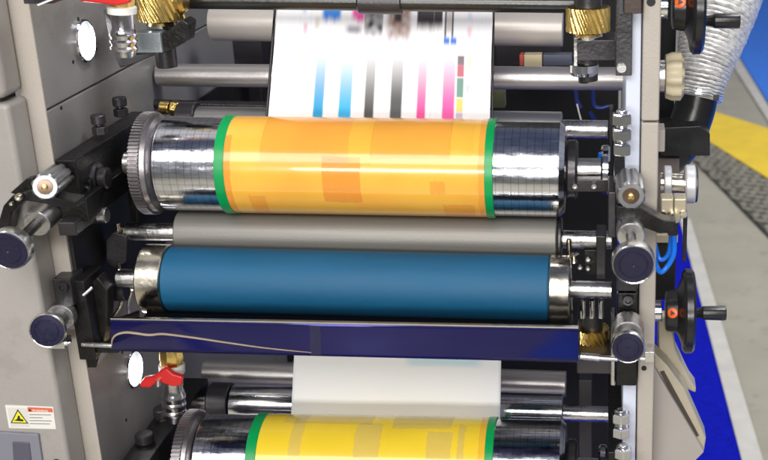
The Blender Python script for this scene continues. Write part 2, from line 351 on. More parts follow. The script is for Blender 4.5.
# chrome with engraved grid lines
def grid_chrome():
    m = mat('gridded_chrome', (.70,.71,.75), .15, 1, .15, 160, .12, 30, rvar=.08, aniso=(1,4,4)); t = m.node_tree; b = t.nodes['Principled BSDF']
    co = t.nodes.new('ShaderNodeTexCoord'); s = t.nodes.new('ShaderNodeSeparateXYZ'); t.links.new(co.outputs['Object'], s.inputs[0])
    at = t.nodes.new('ShaderNodeMath'); at.operation = 'ARCTAN2'; t.links.new(s.outputs['Z'], at.inputs[0]); t.links.new(s.outputs['Y'], at.inputs[1])
    def lines(src, n, w):
        a = t.nodes.new('ShaderNodeMath'); a.operation = 'MULTIPLY'; a.inputs[1].default_value = n; t.links.new(src, a.inputs[0])
        f = t.nodes.new('ShaderNodeMath'); f.operation = 'FRACT'; t.links.new(a.outputs[0], f.inputs[0])
        l = t.nodes.new('ShaderNodeMath'); l.operation = 'LESS_THAN'; l.inputs[1].default_value = w; t.links.new(f.outputs[0], l.inputs[0]); return l.outputs[0]
    a1 = lines(s.outputs['X'], 1/.0085, .085); a2 = lines(at.outputs[0], 40/(2*math.pi)*1.0, .06)
    mx = t.nodes.new('ShaderNodeMath'); mx.operation = 'MAXIMUM'; t.links.new(a1, mx.inputs[0]); t.links.new(a2, mx.inputs[1])
    old = b.inputs['Base Color'].links[0].from_socket
    mm = t.nodes.new('ShaderNodeMix'); mm.data_type = 'RGBA'; t.links.new(old, mm.inputs['A']); mm.inputs['B'].default_value = (.10,.10,.13,1)
    k = t.nodes.new('ShaderNodeMath'); k.operation = 'MULTIPLY'; k.inputs[1].default_value = .5; t.links.new(mx.outputs[0], k.inputs[0])
    t.links.new(k.outputs[0], mm.inputs['Factor']); t.links.new(mm.outputs['Result'], b.inputs['Base Color'])
    return m
gchrome = grid_chrome()
gearm = mat('gear_steel', (.26,.24,.25), .34, .9, .3, 150, .25, 14, rvar=.1)
def gear_prof(r, n, depth): return lambda a, t: r - depth*(0 if (a*n/(2*math.pi)) % 1 < .55 else 1)
def curved_patch(pl, pr, r, x0, x1, a0, a1, th=.0005):
    b = MB(); q = (pr-pl).normalized(); M = axis_frame(pl, pr); n = max(2, int(abs(a1-a0)/.06)+1)
    nx = 6; rows = []
    for k in range(n+1):
        a = a0+(a1-a0)*k/n; jit = [0]*(nx+1)
        rows.append([b.b.verts.new(M @ Vector((x0+(x1-x0)*i/nx+.0012*noise.noise(Vector((k*.9,i*.3,x0*90))), r*math.cos(a+e_*.05*noise.noise(Vector((i*.8,a0*7,x0*50)))), r*math.sin(a+e_*.05*noise.noise(Vector((i*.8,a0*7,x0*50))))))) for i in range(nx+1) for e_ in ((1 if k in (0,n) else 0),)])
    for A, B in zip(rows, rows[1:]):
        for i in range(nx): b.b.faces.new((A[i],A[i+1],B[i+1],B[i]))
    return b
def plate_cylinder(pl, pr, rpx, plate_mat, label, us, tapes, group):
    r = rad(rpx, (pl+pr)/2); M = axis_frame(pl, pr); x = lambda u: X(pl, pr, u)
    t = thing('plate_cylinder', label, 'plate cylinder', mw=M, group=group)
    e = lambda a: M @ Vector((a,0,0))
    # body
    xl, xr = x(us['body'][0]), x(us['body'][1])
    b = MB(); L = xr-xl; b.lathe(e(xl), e(xr), [(0,r*.5),(0,r-.0015),(.0015,r),(L-.006,r),(L,r-.005),(L,r*.35)], 128); b.build('cylinder_body', gchrome, t)
    # gear at the left
    g0, g1 = x(us['gear'][0]), x(us['gear'][1]); w = g1-g0
    b = MB(); rg = r*1.10; pf_ = gear_prof(rg, 84, .0022)
    b.lathe(e(g0), e(g1), [(0,rg*.8),(0,rg-.004),(.0012,pf_),(w*.55,pf_),(w*.58,rg-.003),(w*.8,rg-.004),(w,rg-.010),(w,rg*.5)], 672)
    gm = b.build('gear_ring', gearm, t, smooth=25)
    # shaft
    b = MB(); s0, s1 = x(us['shaft'][0]), x(us['shaft'][1]); b.cyl(e(s0), e(s1), r*.24, 32); b.build('shaft', steel, t)
    b = MB(); c0, c1 = xr+.001, xr+.014; b.cyl(e(c0), e(c1), r*.62, 40); b.build('end_collar', dgrey, t)
    b = MB(); c0 = xr+.040; b.cyl(e(c0), e(c0+.010), r*.52, 40); b.build('thrust_ring', chrome, t)
    # photopolymer plate and green sealing tapes
    p0, p1 = x(us['plate'][0]), x(us['plate'][1]); rp_ = r+.0016; L = p1-p0
    b = MB(); b.lathe(e(p0), e(p1), [(0,r-.001),(0,rp_-.0005),(.0005,rp_),(L-.0005,rp_),(L,rp_-.0005),(L,r-.001)], 160, cap=False); pm = b.build('printing_plate', plate_mat, t)
    for (ua, ub) in us['green']:
        a, c = x(ua), x(ub); L = c-a; rr = r+.0026
        b = MB(); b.lathe(e(a), e(c), [(0,r-.001),(0,rr-.0004),(.0004,rr),(L-.0004,rr),(L,rr-.0004),(L,r-.001)], 160, cap=False); b.build('sealing_tape', green, t)
    # strips of adhesive tape
    for i, (u0, v0, u1, v1, m, lift) in enumerate(tapes):
        xx0, a0 = hit(pl, pr, rp_, u0, (v0+v1)/2); xx1, _ = hit(pl, pr, rp_, u1, (v0+v1)/2)
        _, a0 = hit(pl, pr, rp_, (u0+u1)/2, v0); _, a1 = hit(pl, pr, rp_, (u0+u1)/2, v1)
        if a0 < 0: a0 += 2*math.pi
        if a1 < 0: a1 += 2*math.pi
        xx0, xx1 = max(xx0, p0+.0004), min(xx1, p1-.0004)
        b = curved_patch(pl, pr, rp_+.00025+.0002*lift, xx0, xx1, a0, a1); o = b.build('adhesive_tape', m, pm)
    return t, r
def tape(name, col, a=1, rough=.12, tr=.0): return mat(name, col, rough, 0, .25, 22, .06, 12, coat=.5, alpha=a)
tO = tape('tape_orange', (.92,.36,.07), .22); tD = tape('tape_deep_orange', (.88,.27,.05), .30); tY = tape('tape_yellow', (.95,.62,.08), .16); tC = tape('tape_clear', (.62,.56,.30), .26, .06); tR = tape('tape_red', (.85,.20,.03), .16)
tW = tape('tape_pale', (.80,.72,.50), .35, .05)
PL, PR = W(135,163,1.29), W(605,170,1.29)
upper, RU = plate_cylinder(PL, PR, 47.3, yel, 'upper chrome plate cylinder wrapped in an amber plate with orange tape between green bands', 
    dict(body=(168,565.5), gear=(146,166), shaft=(125,608), plate=(237.5,490.5), green=((229,238.5),(489,497))),
    [(262,108,350,163,tO,0),(322,157,360,202,tD,1),(372,108,452,160,tO,0),(350,108,373,166,tY,2),(222,135,230,214,tD,0),(478,108,486,222,tO,0),(252,196,268,216,tR,1),(430,181,445,194,tR,0),(450,108,475,150,tY,1),(445,205,476,222,tR,1)], 'plate cylinders wrapped in plates')
PL2, PR2 = W(165,461,1.27), W(600,470,1.27)
lower, RL = plate_cylinder(PL2, PR2, 48.3, yel2, 'lower chrome plate cylinder wrapped in a bright yellow plate with clear tape',
    dict(body=(207,566), gear=(188,205), shaft=(175,600), plate=(268,490.5), green=((259,269),(489,497))),
    [(292,400,378,424,tC,0),(352,424,378,500,tC,1),(288,400,300,500,tC,0),(398,400,456,429,tC,0),(425,432,450,500,tC,1),(456,425,463,500,tC,0),(478,400,486,500,tO,0)], 'plate cylinders wrapped in plates')
# anilox and fountain rollers
def roller(name, label, cat, pl, pr, rpx, m, ub, caps=(), shaft=None, capmat=chrome, group=None, seg=96):
    r = rad(rpx, (pl+pr)/2); M = axis_frame(pl, pr); x = lambda u: X(pl, pr, u); e = lambda a: M @ Vector((a,0,0))
    t = thing(name, label, cat, mw=M, group=group)
    b = MB(); a, c = x(ub[0]), x(ub[1]); L = c-a; b.lathe(e(a), e(c), [(0,r*.4),(0,r-.0012),(.0012,r),(L-.0012,r),(L,r-.0012),(L,r*.4)], seg); b.build('roller_body', m, t)
    for (u0, u1, k) in caps:
        b = MB(); a, c = x(u0), x(u1); L = c-a; b.lathe(e(a), e(c), [(0,r*k*.5),(0,r*k-.002),(.002,r*k),(L-.001,r*k),(L,r*k-.001),(L,r*.5)], seg); b.build('end_cap', capmat, t)
    if shaft:
        for (u0, u1, k) in shaft: b = MB(); b.cyl(e(x(u0)), e(x(u1)), r*k, 32, .0008); b.build('shaft', steel, t)
    return t, r
roller('anilox_roller', 'slim grey ceramic roller between the amber plate cylinder and the blue roller', 'roller', W(172,232,1.285), W(560,239,1.285), 22, anil, (180,557), ((557.3,562,1.0),), ((128,180,.42),(562,612,.42)), dgrey)
roller('inking_roller', 'blue rubber roller with bright steel end caps above the navy tray', 'roller', W(135,278,1.235), W(570,289,1.235), 32.8, rubber_blue, (171,549), ((146,170.8,1.07),(549.2,570,1.02)), ((118,146,.28),(570,612,.26)), nickel)
# ---- guide rollers and bars behind
def bar(name, label, cat, p0, p1, rpx, m, group=None, seg=48):
    b = MB(); r = rad(rpx, (p0+p1)/2); b.cyl(p0, p1, r, seg, .001); return tag(b.build(name, m), label, cat, group)
alu = mat('brushed_aluminium', (.50,.47,.46), .35, .75, .2, 200, .1, 5, rvar=.06, aniso=(.3,2,2))
def xw(u, v, Y): return W(u, v, Y)
bar('cross_bar', 'long grey round bar crossing the press behind the printed paper', 'bar', W(158,75,1.515), W(637,79,1.515), 11.5, alu)
bar('guide_roller', 'pale thick roller high behind the printed paper', 'roller', W(212,23,1.66), W(563,29,1.66), 17.5, mat('pale_roller', (.55,.50,.46), .38, .2, .1, 200, .08, 4))
tb, _ = roller('top_bar', 'dark steel rod at the top edge of the press in front of the printed paper', 'bar', W(190,0,1.38), W(565,4,1.38), 9, mat('dark_rod', (.07,.07,.068), .3, .9, .2, 200, .15, 6, rvar=.08), (186,575), ((358,402,1.35),), ((120,186,.7),), dgrey)
roller('impression_roller', 'steel roller just visible behind the top of the amber plate cylinder', 'roller', W(190,123,1.43), W(562,129,1.43), 17, satin, (198,562), ((180,198,1.25),), ((165,180,.4),(562,608,.55)), dgrey)
bar('thin_rod', 'thin black rod behind the gear of the amber plate cylinder', 'rod', W(150,104,1.5), W(300,107,1.5), 4.5, dgrey)
bar('cross_bar', 'grey round bar behind the white paper under the navy tray', 'bar', W(205,372,1.50), W(566,384,1.50), 13, alu)
roller('impression_roller', 'chrome roller with dark collar behind the lower yellow plate cylinder', 'roller', W(215,403,1.42), W(565,413,1.42), 19, chrome, (233,563), ((211,232,1.12),), ((180,211,.4),(563,609,.42)), dgrey)
# small label and shapes in the dark interior
g = thing('terminal_strip', 'small cream and red terminal strip in the dark gap right of the printed paper', 'terminal', W(535,62,1.6))
b = MB(); b.boxpx(524,55,542,67,1.62,.02); b.build('cream_block', mat('label_cream', (.72,.62,.38), .5), g, .001)
b = MB(); b.boxpx(519.5,55,523.6,66,1.62,.02); b.build('red_block', mat('label_red', (.7,.10,.08), .5), g, .001)
b = MB(); b.boxpx(543,55,572,66,1.62,.02); b.build('grey_block', mat('label_grey', (.10,.11,.16), .4), g, .001)
b = MB(); b.boxpx(488,92,505,108,1.65,.02); tag(b.build('small_plate', mat('olive_plate', (.16,.17,.09), .5), None, .001), 'small olive plate in the dark gap right of the printed paper', 'plate')
# ---- paper web
def clamp(x, a=0, b=1): return max(a, min(b, x))
def sm(a, b, x): t = clamp((x-a)/(b-a)); return t*t*(3-2*t)
def box_(u, a, b, s=.8): return sm(a-s, a+s, u)*(1-sm(b-s, b+s, u))
def web_color(u, v):      # u: column at the foot of the web (photo px), v: row
    c = [.93,.93,.95]
    def blend(col, k):
        k = clamp(k)
        for i in range(3): c[i] = c[i]*(1-k)+col[i]*k
    nz = noise.noise(Vector((u*.9, v*.02, 3)))
    blend((.70,.66,.78), .10*abs(nz)*2)
    g = sm(44, 116, v)
    blend((.0,.33,.66), .99*g**.6*box_(u,312.3,322.3,1)); blend((.005,.42,.80), .98*g**.8*box_(u,338,350.3,1))
    blend((.04,.04,.045), .97*g**.7*box_(u,363.7,373,1)); blend((.05,.055,.06), .96*sm(40,105,v)*box_(u,389.7,401,1))
    blend((.85,.03,.32), .95*g**.8*box_(u,416.4,425,1)); blend((.88,.06,.38), .95*sm(38,110,v)*box_(u,442,454,1))
    for v0,v1,col in ((55,64,(.12,.06,.08)),(64,76,(.55,.04,.10)),(77,96,(.06,.25,.18)),(97,110,(.80,.62,.05)),(111,119,(.55,.42,.62))): blend(col, .85*box_(u,456,462.6,.5)*box_(v,v0,v1,1))
    # pictures, blurred towards the foot
    j = 3.0*noise.noise(Vector((u*.35, 1.7, 0)))
    blend((.01,.20,.70), .97*box_(u,315,334,2.5)*(1-sm(17+j,28+j,v))); blend((.80,.05,.34), .95*box_(u,346,359,2.5)*(1-sm(16+j,27+j,v)))
    blend((.10,.08,.12), .75*box_(u,341,356,4)*box_(v,27,35,4))
    k = noise.noise(Vector((u*.16, v*.12, 9)))
    blend((.015,.015,.02), .97*box_(u,359,378,1)*(1-sm(27+j,42+j,v))*(0.75+.5*k)); blend((.25,.10,.045), .9*box_(u,383,406,3)*(1-sm(30+j,46+j,v))*(.8+.6*k)); blend((.01,.01,.01), .9*box_(u,389,397,2)*box_(v,10,22,3))
    blend((.02,.015,.02), .98*box_(u,413,439,1)*(1-sm(20+j*.5,33+j,v)))
    for a in (441.3, 448.6): blend((.015,.015,.03), .9*box_(u,a,a+2,.6)*(1-sm(34,42,v)))
    blend((.01,.16,.70), .95*box_(u,441,446.8,.8)*box_(v,37,44,3)); blend((.01,.16,.70), .95*box_(u,448,454,.8)*box_(v,37,44,3)); blend((.45,.38,.32), .6*box_(u,443.5,448.3,.6)*(1-sm(28,36,v)))
    for uu,v0,v1,col,ka in ((296,52,64,(.85,.85,.2),.5),(298,26,38,(.6,.15,.35),.55),(294,78,90,(.3,.3,.5),.35),(296,10,16,(.1,.3,.8),.5),(310,20,32,(.55,.42,.3),.5),(467,26,38,(.75,.25,.35),.5),(467,12,18,(.2,.4,.8),.4),(468,55,68,(.85,.85,.25),.55),(467,82,92,(.35,.38,.5),.5),(468,70,76,(.8,.6,.3),.3),(296,95,112,(.8,.7,.5),.3)):
        blend(col, ka*box_(u,uu-2,uu+2,2)*box_(v,v0,v1,4))
    blend((.35,.30,.45), .30*box_(u,305,360,3)*box_(v,32,48,5)*(.5+nz)); blend((.6,.6,.66), .25*box_(u,292,292.8,.5)); blend((.55,.55,.65), .28*box_(u,303,303.8,.5)); blend((.55,.5,.6), .3*box_(u,430,430.7,.5))
    blend((.55,.52,.62), .35*box_(u,382,408,2)*box_(v,36,52,7)*(.6+nz))
    return c
def web(name, corners, vr, nu, nv, colfn, label):
    (tl, tr, bl, br) = corners; me = bpy.data.meshes.new(name); vs, fs, cs = [], [], []
    for j in range(nv+1):
        t = j/nv
        for i in range(nu+1):
            s = i/nu; p = tl.lerp(tr, s).lerp(bl.lerp(br, s), t); p = p + Vector((0,.0012*math.sin(s*9+t*3),0)); vs.append(p); cs.append(colfn(s, vr[0]+(vr[1]-vr[0])*t))
    for j in range(nv):
        for i in range(nu): a = j*(nu+1)+i; fs.append((a, a+nu+1, a+nu+2, a+1))
    me.from_pydata(vs, [], fs); at = me.color_attributes.new('print', 'FLOAT_COLOR', 'POINT')
    for k, c in enumerate(cs): at.data[k].color = (*c, 1)
    me.polygons.foreach_set('use_smooth', [True]*len(me.polygons))
    m = bpy.data.materials.new(name+'_print'); m.use_nodes = True; t = m.node_tree; b = t.nodes['Principled BSDF']; b.inputs['Roughness'].default_value = .62
    n = t.nodes.new('ShaderNodeVertexColor'); n.layer_name = 'print'; t.links.new(n.outputs[0], b.inputs['Base Color'])
    me.materials.append(m); o = bpy.data.objects.new(name, me); COL.objects.link(o); sd = o.modifiers.new('thickness','SOLIDIFY'); sd.thickness = .0006; sd.offset = 0
    return tag(o, label, 'paper web')
yb0, yt0 = 1.43, 1.52
web('printed_paper', (W(280,-25,1.45), W(493.2,-20,1.45), W(266.5,135,1.358), W(489.5,140,1.358)), (-22,137), 450, 110, lambda s, v: web_color(267+s*223, v), 'glossy white paper printed with cyan, black and magenta bars, running down behind the amber cylinder')
# thin dark deckle rails beside the web
bar('edge_rail', 'thin dark rail along the left edge of the printed paper', 'rail', W(276.5,-10,1.45), W(266,125,1.37), 1.3, dgrey, None, 12)
bar('edge_rail', 'thin dark rail along the right edge of the printed paper', 'rail', W(494.2,-10,1.45), W(492,125,1.37), 1.0, dgrey, None, 12)
def lowcol(s, v):
    c = (.94,.95,.97); k = box_(s,.55,.9,.03)*(1-sm(360,366,v))*.5; return tuple(a*(1-k)+b*k for a, b in zip(c, (.35,.70,.85)))
web('blank_paper', (W(295,335,1.37), W(501.5,340,1.37), W(290,432,1.35), W(500,437,1.35)), (335,435), 60, 40, lowcol, 'plain white paper running down below the navy tray')
# ------------------------------------------------------------------ ink tray
tr = thing('ink_tray', 'long navy reflecting steel tray under the blue roller', 'tray', W(345,345,1.2))
navy_tray = mat('navy_tinted_steel', (.024,.023,.118), .13, .6, .25, 9, .20, 3, rvar=.05, aniso=(.4,1,1))  # navy base colour stands in for the blue carpet reflected in polished steel
YT = 1.13
tl, trp, bl_, br_ = W(111,319,YT), W(578.5,328,YT), W(112,350,YT+.008), W(578.5,361.5,YT+.008)
back = Vector((0,.0025,0)); rows = []
b = MB()
N = 10
front = []
for i in range(N+1):
    t = i/N; a = tl.lerp(bl_, t); c = trp.lerp(br_, t); k = -.0012*math.sin(math.pi*t); front.append((a+Vector((0,k,0)), c+Vector((0,k,0))))
# under side curves back under the roller
for i in range(1,6):
    a, c = front[N]; t = i/5; dy, dz = .07*t, -.012*t; front.append((a+Vector((0,dy,dz)), c+Vector((0,dy,dz))))
v1 = [(b.b.verts.new(a), b.b.verts.new(c)) for a, c in front]
for p, q in zip(v1, v1[1:]): b.b.faces.new((p[0], p[1], q[1], q[0]))
o = b.build('tray_body', navy_tray, tr, smooth=60); sd = o.modifiers.new('thickness','SOLIDIFY'); sd.thickness = .002; sd.offset = 0
b = MB(); b.hexa([tl+Vector((0,-.0016,0)), trp+Vector((0,-.0016,0)), trp+Vector((0,.0030,0)), tl+Vector((0,.0030,0))], [p+Vector((0,0,.0016)) for p in (tl+Vector((0,-.0016,0)), trp+Vector((0,-.0016,0)), trp+Vector((0,.0030,0)), tl+Vector((0,.0030,0)))]); b.build('tray_rim', chrome, tr)
def front_pt(u, v):                       # point on the front face of the tray
    lo, hi = tl, bl_; n = (trp-tl).cross(bl_-tl).normalized(); d = ray(u, v); k = (tl-CAM).dot(n)/d.dot(n); return CAM + d*k + Vector((0,-.0024,0))
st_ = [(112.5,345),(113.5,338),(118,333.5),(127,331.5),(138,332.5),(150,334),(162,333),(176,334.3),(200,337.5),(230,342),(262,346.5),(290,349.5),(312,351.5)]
b = MB(); b.tube([front_pt(u,v) for u,v in st_], lambda t_: .0004+.0010*math.sin(3.1*t_**.7), 6, 5); b.build('reflection_streak', mat('reflection_cream', (.36,.29,.21), .4, 0, .2, 100, .2, 30), tr)  # thin cream line modelled in place of the carpet edging's reflection
b = MB(); b.hexa([front_pt(u,v) for u,v in ((310,325),(321,325.4),(322,354),(311,353.6))], [front_pt(u,v)+Vector((0,.0006,0)) for u,v in ((310,325),(321,325.4),(322,354),(311,353.6))]); b.build('reflection_patch', mat('reflection_patch', (.035,.034,.095), .3, .5, .2, 60, .3, 20), tr)  # grey reflection on the tray front, painted as a flat patch
dz = Vector((0,0,-.029)); b = MB(); q0, q1 = tl+Vector((.004,.005,0))+dz, trp+Vector((-.004,.005,0))+dz; b.hexa([q0+Vector((0,0,-.002)), q1+Vector((0,0,-.002)), q1+Vector((0,.13,-.002)), q0+Vector((0,.13,-.002))], [q0, q1, q1+Vector((0,.13,0)), q0+Vector((0,.13,0))]); b.build('ink_bath', mat('dark_ink', (.006,.006,.008), .25), tr)
for (a, s_) in ((tl, 1), (trp, -1)):
    c = bl_ if s_ == 1 else br_
    b = MB(); b.hexa([a+Vector((0,.002,-.001)), c+Vector((0,.002,0)), c+Vector((0,.07,-.01)), a+Vector((0,.07,-.02))], [p+Vector((.002*s_,0,0)) for p in (a+Vector((0,.002,-.001)), c+Vector((0,.002,0)), c+Vector((0,.07,-.01)), a+Vector((0,.07,-.02)))]); b.build('tray_end', dgrey, tr)
# ------------------------------------------------------------------ brackets, bolts, knobs
def hexbolt(parent, c, axis, r, h, m=dgrey, name='hex_nut'):
    axis = Vector(axis).normalized(); b = MB(); b.lathe(c, c+axis, [(0,r*.9),(h*.1,r),(h*.85,r),(h,r*.85)], 6); b.lathe(c+axis*(h+.0001), c+axis*2, [(0,r*.55),(h*.25,r*.5)], 20); return b.build(name, m, parent, .0008, 30)
def socket(parent, c, r, name='socket_screw', m=dgrey):
    b = MB(); b.lathe(c+Vector((0,.002,0)), c-Vector((0,1,0)), [(0,r),(.0045,r),(.0052,r*.9),(.0052,r*.55),(.003,r*.5)], 28); o = b.build(name, m, parent)
    return o
def knob(name, label, face, base, rf, group, stem_r=.0055, m=navy, collar=None, thick=.016, cr=None):
    """face: centre of the capped disc towards the viewer, base: where the stem enters"""
    t = thing(name, label, 'knob', base, group); ax = (base-face).normalized()
    b = MB(); b.lathe(face-ax*.0004, base, [(.0006,rf*.06),(.0001,rf*.09),(.0000,rf*.60),(.0005,rf*.62),(.0005,rf*.65),(.0000,rf*.67),(.0002,rf*.90),(.0012,rf*.91)], 56); b.build('knob_face', m, t)
    b = MB(); b.lathe(face, base, [(0.0004,rf*.91),(0,rf*.96),(.0012,rf),(thick*.8,rf),(thick,rf*.93),(thick+.001,rf*.3)], 72, cap=False); b.build('knob_rim', steel, t)
    L = (base-face).length; b = MB(); b.cyl(face+ax*(thick), base, stem_r, 24, .0004); b.build('stem', dgrey, t)
    if collar:
        cs, ce = collar; b = MB(); b.lathe(face+ax*(L*cs), base, [(0,cr*.62),(0,cr*.93),(.001,cr),(L*(ce-cs)-.001,cr),(L*(ce-cs),cr*.9)], 48); b.build('collar', steel, t)
    return t
def scalloped(r, n, d): return lambda a, t: r - d*(.5+.5*math.cos(a*n))**2
def barrel(label, face, back, r, group):
    t = thing('adjuster_barrel', label, 'adjuster', back, group); ax = (back-face).normalized(); L = (back-face).length
    pr_ = scalloped(r, 8, r*.14)
    b = MB(); b.lathe(face, back, [(0,r*.62),(0,r*.86),(.002,pr_),(L,pr_)], 96); b.build('barrel_body', mat('dull_steel', (.36,.36,.37), .40, 1, .3, 240, .2, 22, rvar=.1), t)
    b = MB(); b.lathe(face-ax*.0012, back, [(0,r*.25),(.0003,r*.55),(.0016,r*.58)], 40); b.build('barrel_face', mat('bronze_dark', (.16,.11,.08), .3, .8), t)
    b = MB(); b.lathe(face-ax*.004, back, [(0,r*.12),(.0006,r*.22),(.004,r*.24)], 24); b.build('centre_pin', brass, t)
    return t
bL = 'left arm of the amber unit'
# ---- upper-left arm
def arm_beam(parent, u0, v0, u1, v1, Y0, Y1, m=black, name='arm_beam', drop=0):
    b = MB(); uc, vc = (u0+u1)/2, (v0+v1)/2; x0, x1 = W(u0,vc,Y0).x, W(u1,vc,Y0).x; z0, z1 = W(uc,v1,Y0).z, W(uc,v0,Y0).z
    b.box(x0, x1, Y0, Y1, z0, z1); return b.build(name, m, parent, .0015)
t = thing('support_arm', 'black steel arm left of the amber cylinder with two bolts on top', 'support arm', W(70,190,1.2), 'black steel arms holding the rollers')
arm_beam(t, 57, 160, 78, 196, 1.19, 1.41)
arm_beam(t, 79, 180, 93, 224, 1.21, 1.245, black, 'cheek_plate')
arm_beam(t, 60, 198, 88, 222, 1.18, 1.30, black, 'lower_block')
arm_beam(t, 58, 222.5, 76, 236, 1.16, 1.22, dgrey, 'foot_block')
for (u, v, Y, r) in ((100,131,1.28,.0088),(121,113,1.345,.0088)):
    c = W(u, v, Y); hexbolt(t, c-Vector((0,0,.004)), (0,0,1), r, .010); 
    b = MB(); b.cyl(c+Vector((0,0,.0085)), c+Vector((0,0,.019)), r*.95, 32); b.build('bolt_cap', dgrey, t)
b = MB(); c = W(100,178,1.235); b.cyl(c, c-Vector((.014,0,0)), .018, 40); b.cyl(c+Vector((.010,0,0)), c, .012, 40); b.build('bearing_cap', dgrey, t)
b = MB(); c = W(97,215,1.22); b.cyl(c+Vector((.012,0,0)), c-Vector((.008,0,0)), .009, 40); b.build('spacer_bush', steel, t)
socket(t, W(86,190,1.205), .005); socket(t, W(84,206,1.205), .004); socket(t, W(71,178,1.187), .0035)
# bearing block between arm and gear
b = MB(); b.prismpx([(108,168),(136,140),(138,230),(108,240)], 1.37, .03); b.build('bearing_block', black, t, .002)
# fork lever at the far left
b = MB(); b.prismpx([(-3,226),(3,206),(12,196),(30,190),(62,199),(76,201),(76,208),(60,208),(40,203),(24,201),(12,212),(8,232),(0,238)], 1.125, .022); b.build('fork_lever', black, t, .0015)
b = MB(); b.prismpx([(10,193),(26,179),(33,178),(33,196),(20,196)], 1.135, .012); b.build('lever_web', black, t, .001)
socket(t, W(19,197,1.121), .0038, m=nickel); socket(t, W(12,203.5,1.121), .002, m=nickel)
barrel('silver fluted adjuster beside the upper-left black arm, above the knob at the left edge', W(45,187,1.10), W(59,176,1.18), .0136, 'fluted adjuster barrels')
knob('adjusting_knob', 'large navy capped knob on a long stem at the left edge of the press', W(8,251,1.085), W(50,211,1.185), .0215, 'navy capped adjusting knobs', .0056, collar=(.66,1.0), cr=.0145)
# ---- lower-left arm
t = thing('support_arm', 'black steel arm at the left end of the blue roller and tray', 'support arm', W(75,320,1.2), 'black steel arms holding the rollers')
arm_beam(t, 54, 279, 72, 306, 1.175, 1.21, dgrey, 'end_block')
arm_beam(t, 60, 272, 82, 292, 1.215, 1.42, black)
arm_beam(t, 73, 281, 90, 360, 1.185, 1.235, black, 'upright_plate')
b = MB(); b.prismpx([(90,284),(97,277),(108,290),(107,318),(103,345),(90,352)], 1.205, .02); b.build('cheek_plate', black, t, .0015)
b = MB(); b.prismpx([(106,240),(113,232),(127,236),(126,262),(114,268),(106,262)], 1.27, .02); b.build('latch_block', dgrey, t, .0015)
b = MB(); c = W(118,226,1.28); b.cyl(c-Vector((0,0,.012)), c+Vector((0,0,.004)), .0035, 16); c = W(124,229,1.28); b.cyl(c-Vector((0,0,.012)), c+Vector((0,0,.002)), .003, 16); b.build('latch_pin', nickel, t)
b = MB(); b.boxpx(82,345,118,353,1.19,.012); b.build('tray_rest', black, t, .001)
b = MB(); b.cyl(W(82,344,1.18), W(118,346,1.18), .0030, 20); b.build('tray_pin', steel, t)
socket(t, W(63,287,1.173), .0062); c = W(87,292,1.18); b = MB(); b.cyl(c-Vector((.004,.002,.003)), c+Vector((.006,.002,.005)), .0022, 14); b.build('grease_nipple', chrome, t)
b = MB(); b.prismpx([(66,353),(100,353),(96,368),(76,368)], 1.2, .05); b.build('foot_block', black, t, .0015)
b = MB(); c = W(112,292,1.25); b.cyl(c, c+Vector((.018,0,0)), .011, 32); b.build('bearing_cap', dgrey, t)
b = MB(); b.tube([W(118,262,1.24), W(122,300,1.25), W(112,318,1.25)], .0022, 10); b.tube([W(132,290,1.22), W(128,306,1.225), W(130,318,1.23)], .0016, 10); b.build('grease_line', nickel, t)
knob('adjusting_knob', 'navy capped knob on the lower-left arm beside the left end of the tray', W(47,331,1.12), W(64,314,1.176), .0195, 'navy capped adjusting knobs', .010, collar=(.72,.98), cr=.0155, thick=.006)
b = MB(); b.boxpx(48,342,64,349,1.15,.02); tag(b.build('small_bracket', chrome, None, .0008), 'small bright bracket under the lower-left knob', 'bracket')
# ---- upper-right arm
t = thing('support_arm', 'black steel arm at the right end of the amber cylinder with stacked silver nuts', 'support arm', W(625,200,1.2), 'black steel arms holding the rollers')
arm_beam(t, 614, 182, 638, 205, 1.185, 1.42)
arm_beam(t, 608, 192, 616, 238, 1.18, 1.24, dgrey, 'cheek_plate')
b = MB(); b.prismpx([(616,206),(640,207),(648,212),(664,220),(676,221),(674,232),(660,234),(644,228),(638,222),(616,220)], 1.165, .02); b.build('lever', black, t, .0015)
for (v, r) in ((149,.0100),(134,.0108),(119,.0108)):
    c = W(622, v, 1.185); hexbolt(t, c-Vector((0,0,.006)), (0,0,1), r, .0125, chrome)
b = MB(); b.boxpx(569,180,609,192,1.26,.015); b.build('clamp_bar', dgrey, t, .001)
for u in (575,594): socket(t, W(u,186,1.257), .0032, m=steel)
b = MB(); b.boxpx(609,108,613,190,1.40,.02); b.build('inner_plate', dgrey, t, .001)
b = MB(); b.boxpx(625,173,633,180,1.19,.004); b.build('slot', hole, t)
barrel('silver fluted adjuster with bronze centre on the upper-right arm', W(631,196,1.145), W(629,181,1.19), .0152, 'fluted adjuster barrels')
knob('adjusting_knob', 'large navy capped knob in front of the right side plate beside the blue roller', W(633.5,265,1.085), W(630,226,1.175), .0215, 'navy capped adjusting knobs', .0052, collar=(.72,1.0), cr=.0145)
